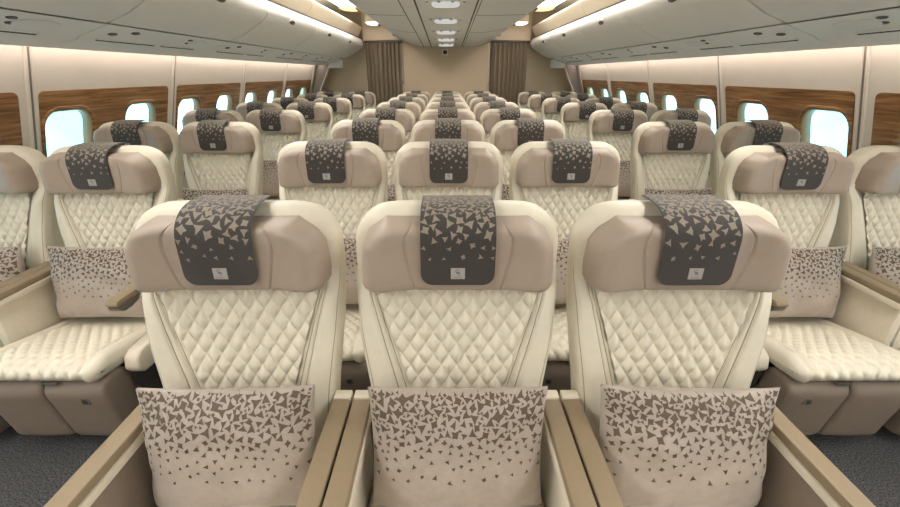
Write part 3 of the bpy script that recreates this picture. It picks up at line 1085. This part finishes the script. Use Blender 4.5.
COVERS = []
for sd, wr in ((11, 0.0012), (23, 0.004), (37, 0.0035)):
    fn = cover_fn(sd, wr)
    cm = cover_mesh(sd, wr)
    pm, em = patch_meshes(fn)
    tm = text_mesh('Emirates', 0.0062, fn, 0.0195, 0.0022)
    COVERS.append((cm, pm, em, tm))

def make_cover(x, y, label, var, detail, group):
    cm, pm, em, tm = COVERS[var]
    o = obj('headrest_cover', cm, None, (x, y, 0), label=label, category='headrest cover', group=group)
    if detail:
        p = obj('logo_patch', pm, o, label='small grey logo patch')
        obj('emblem', em, p)
        obj('lettering', tm, p)
    return o

# ============================================================ PILLOW
PW, PH = 0.217, 0.166
def pillow_fn(seed, wr):
    def fn(u, v, side=1, off=0.0):
        """u in -1..1 right, v in -1..1 up; local x right, y depth, z up"""
        pinch = 1 - 0.045 * (1 - abs(v) ** 2) * abs(u) ** 3
        pinch2 = 1 - 0.05 * (1 - abs(u) ** 2.0) * abs(v) ** 3
        t = 0.066 * (max(0.0, 1 - abs(u) ** 3.2) ** 0.62) * (max(0.0, 1 - abs(v) ** 3.0) ** 0.62)
        sag = 1.0 + 0.22 * (-v)
        w = noise.noise((u * 2.2 + seed, v * 2.2, seed * 3.1)) * wr
        w += noise.noise((u * 6 + seed, v * 4.5 - u * 3, seed * 1.7)) * wr * 0.4
        w *= min(1.0, t / 0.02)
        y = -side * (t * sag + w * (1 if side > 0 else 0.3)) - (off if side > 0 else -off)
        return Vector((PW * u * pinch, y, PH * v * pinch2))
    return fn
def pillow_mesh(seed, wr=0.010):
    rng = random.Random(seed)
    fn = pillow_fn(seed, wr)
    bm = bmesh.new()
    n = 40
    def par(i):
        t = -1 + 2 * i / n
        return sin(t * pi / 2) * 0.35 + t * 0.65
    F = [[bm.verts.new(fn(par(i), par(j), 1)) for i in range(n + 1)] for j in range(n + 1)]
    B = [[F[j][i] if i in (0, n) or j in (0, n) else bm.verts.new(fn(par(i), par(j), -1)) for i in range(n + 1)] for j in range(n + 1)]
    for j in range(n):
        for i in range(n):
            bm.faces.new((F[j][i], F[j][i + 1], F[j + 1][i + 1], F[j + 1][i]))
            bm.faces.new((B[j][i], B[j + 1][i], B[j + 1][i + 1], B[j][i + 1]))
    H = 2 * PH
    items = shards(rng, 12000, PW * 0.975, 0.003, H * 0.64, lambda v: 0.0128 - 0.0058 * smooth(0.07, 0.16, v), lambda v: 1.0, 0.09, lambda v: 0.635 + 0.10 * smooth(0.03, 0.10, v) + 1.4 * smooth(0.095, 0.225, v))
    add_shards(bm, items, lambda u, v: fn(u / PW, max(-1, min(1, 1 - v / PH)), 1, 0.0012), 1)
    me = finish(bm, 'pillow', [M['pillow'], M['shard_dark']], smooth=0, recalc=False)
    for p in me.polygons: p.use_smooth = True
    return me
PILLOWS = [pillow_mesh(s) for s in (3, 8, 14)]
def make_pillow(x, y, label, var, group, rot=0.0, wide=1.0):
    o = obj('throw_pillow', PILLOWS[var], None, None, label=label, category='pillow', group=group)
    o.location = (x, y - 0.194, 0.590)
    o.rotation_euler = (-0.20, rot, 0)
    o.scale = (wide, 1, 1)
    return o

# ============================================================ PLACE ROWS
PITCH, YC, YS = 1.016, 0.974, 0.857
S, XO = 0.556, 0.026
n_c = 0
COLN = {-1: 'left', 0: 'middle', 1: 'right'}
ROWN = ['front', 'second', 'third', 'fourth', 'fifth', 'sixth', 'seventh', 'last']
for r in range(8):
    y = YC + r * PITCH
    for c in (-1, 0, 1):
        xo = XO * (1.0 if r == 0 else 0.35)
        x = xo + c * S
        where = '%s seat of the centre block, %s row' % (COLN[c], ROWN[r])
        make_seat(x, y, 'cream quilted leather seat with taupe headrest, ' + where, c == -1, c == 1, -1 if c == 1 else 1, 'airline seats', True)
        var = (c % 3) if r == 0 else 0
        make_cover(x, y, 'dark shard-print headrest cover on the ' + where, var, r < 5, 'dark headrest covers')
        if r < 4:
            make_pillow(x, y, 'satin shard-print pillow on the ' + where, (c + r) % 3, 'shard-print pillows', 0.02 * c)
for side, nm in ((-1, 'left'), (1, 'right')):
    for r in range(1, 8):
        y = YS + r * PITCH
        xa = (1.522, 1.52, 1.53, 1.53, 1.53, 1.525, 1.52)[r - 1]
        for kind, x in (('aisle', xa), ('window', xa + 0.553)):
            # image-left open side: window seat of left block, aisle seat of right block
            ol = (side == -1 and kind == 'window') or (side == 1 and kind == 'aisle')
            orr = not ol
            where = '%s seat of the %s block, %s row' % (kind, nm, ROWN[r - 1] if r < 7 else 'last')
            make_seat(side * x, y, 'cream quilted leather seat with taupe headrest, ' + where, ol, orr, 1 if side == -1 else -1, 'airline seats')
            make_cover(side * x, y, 'dark shard-print headrest cover on the ' + where, 0, r < 5, 'dark headrest covers')
            if r < 6:
                make_pillow(side * x, y, 'satin shard-print pillow on the ' + where, (r + (kind == 'aisle')) % 3, 'shard-print pillows', 0.0, 1.02)
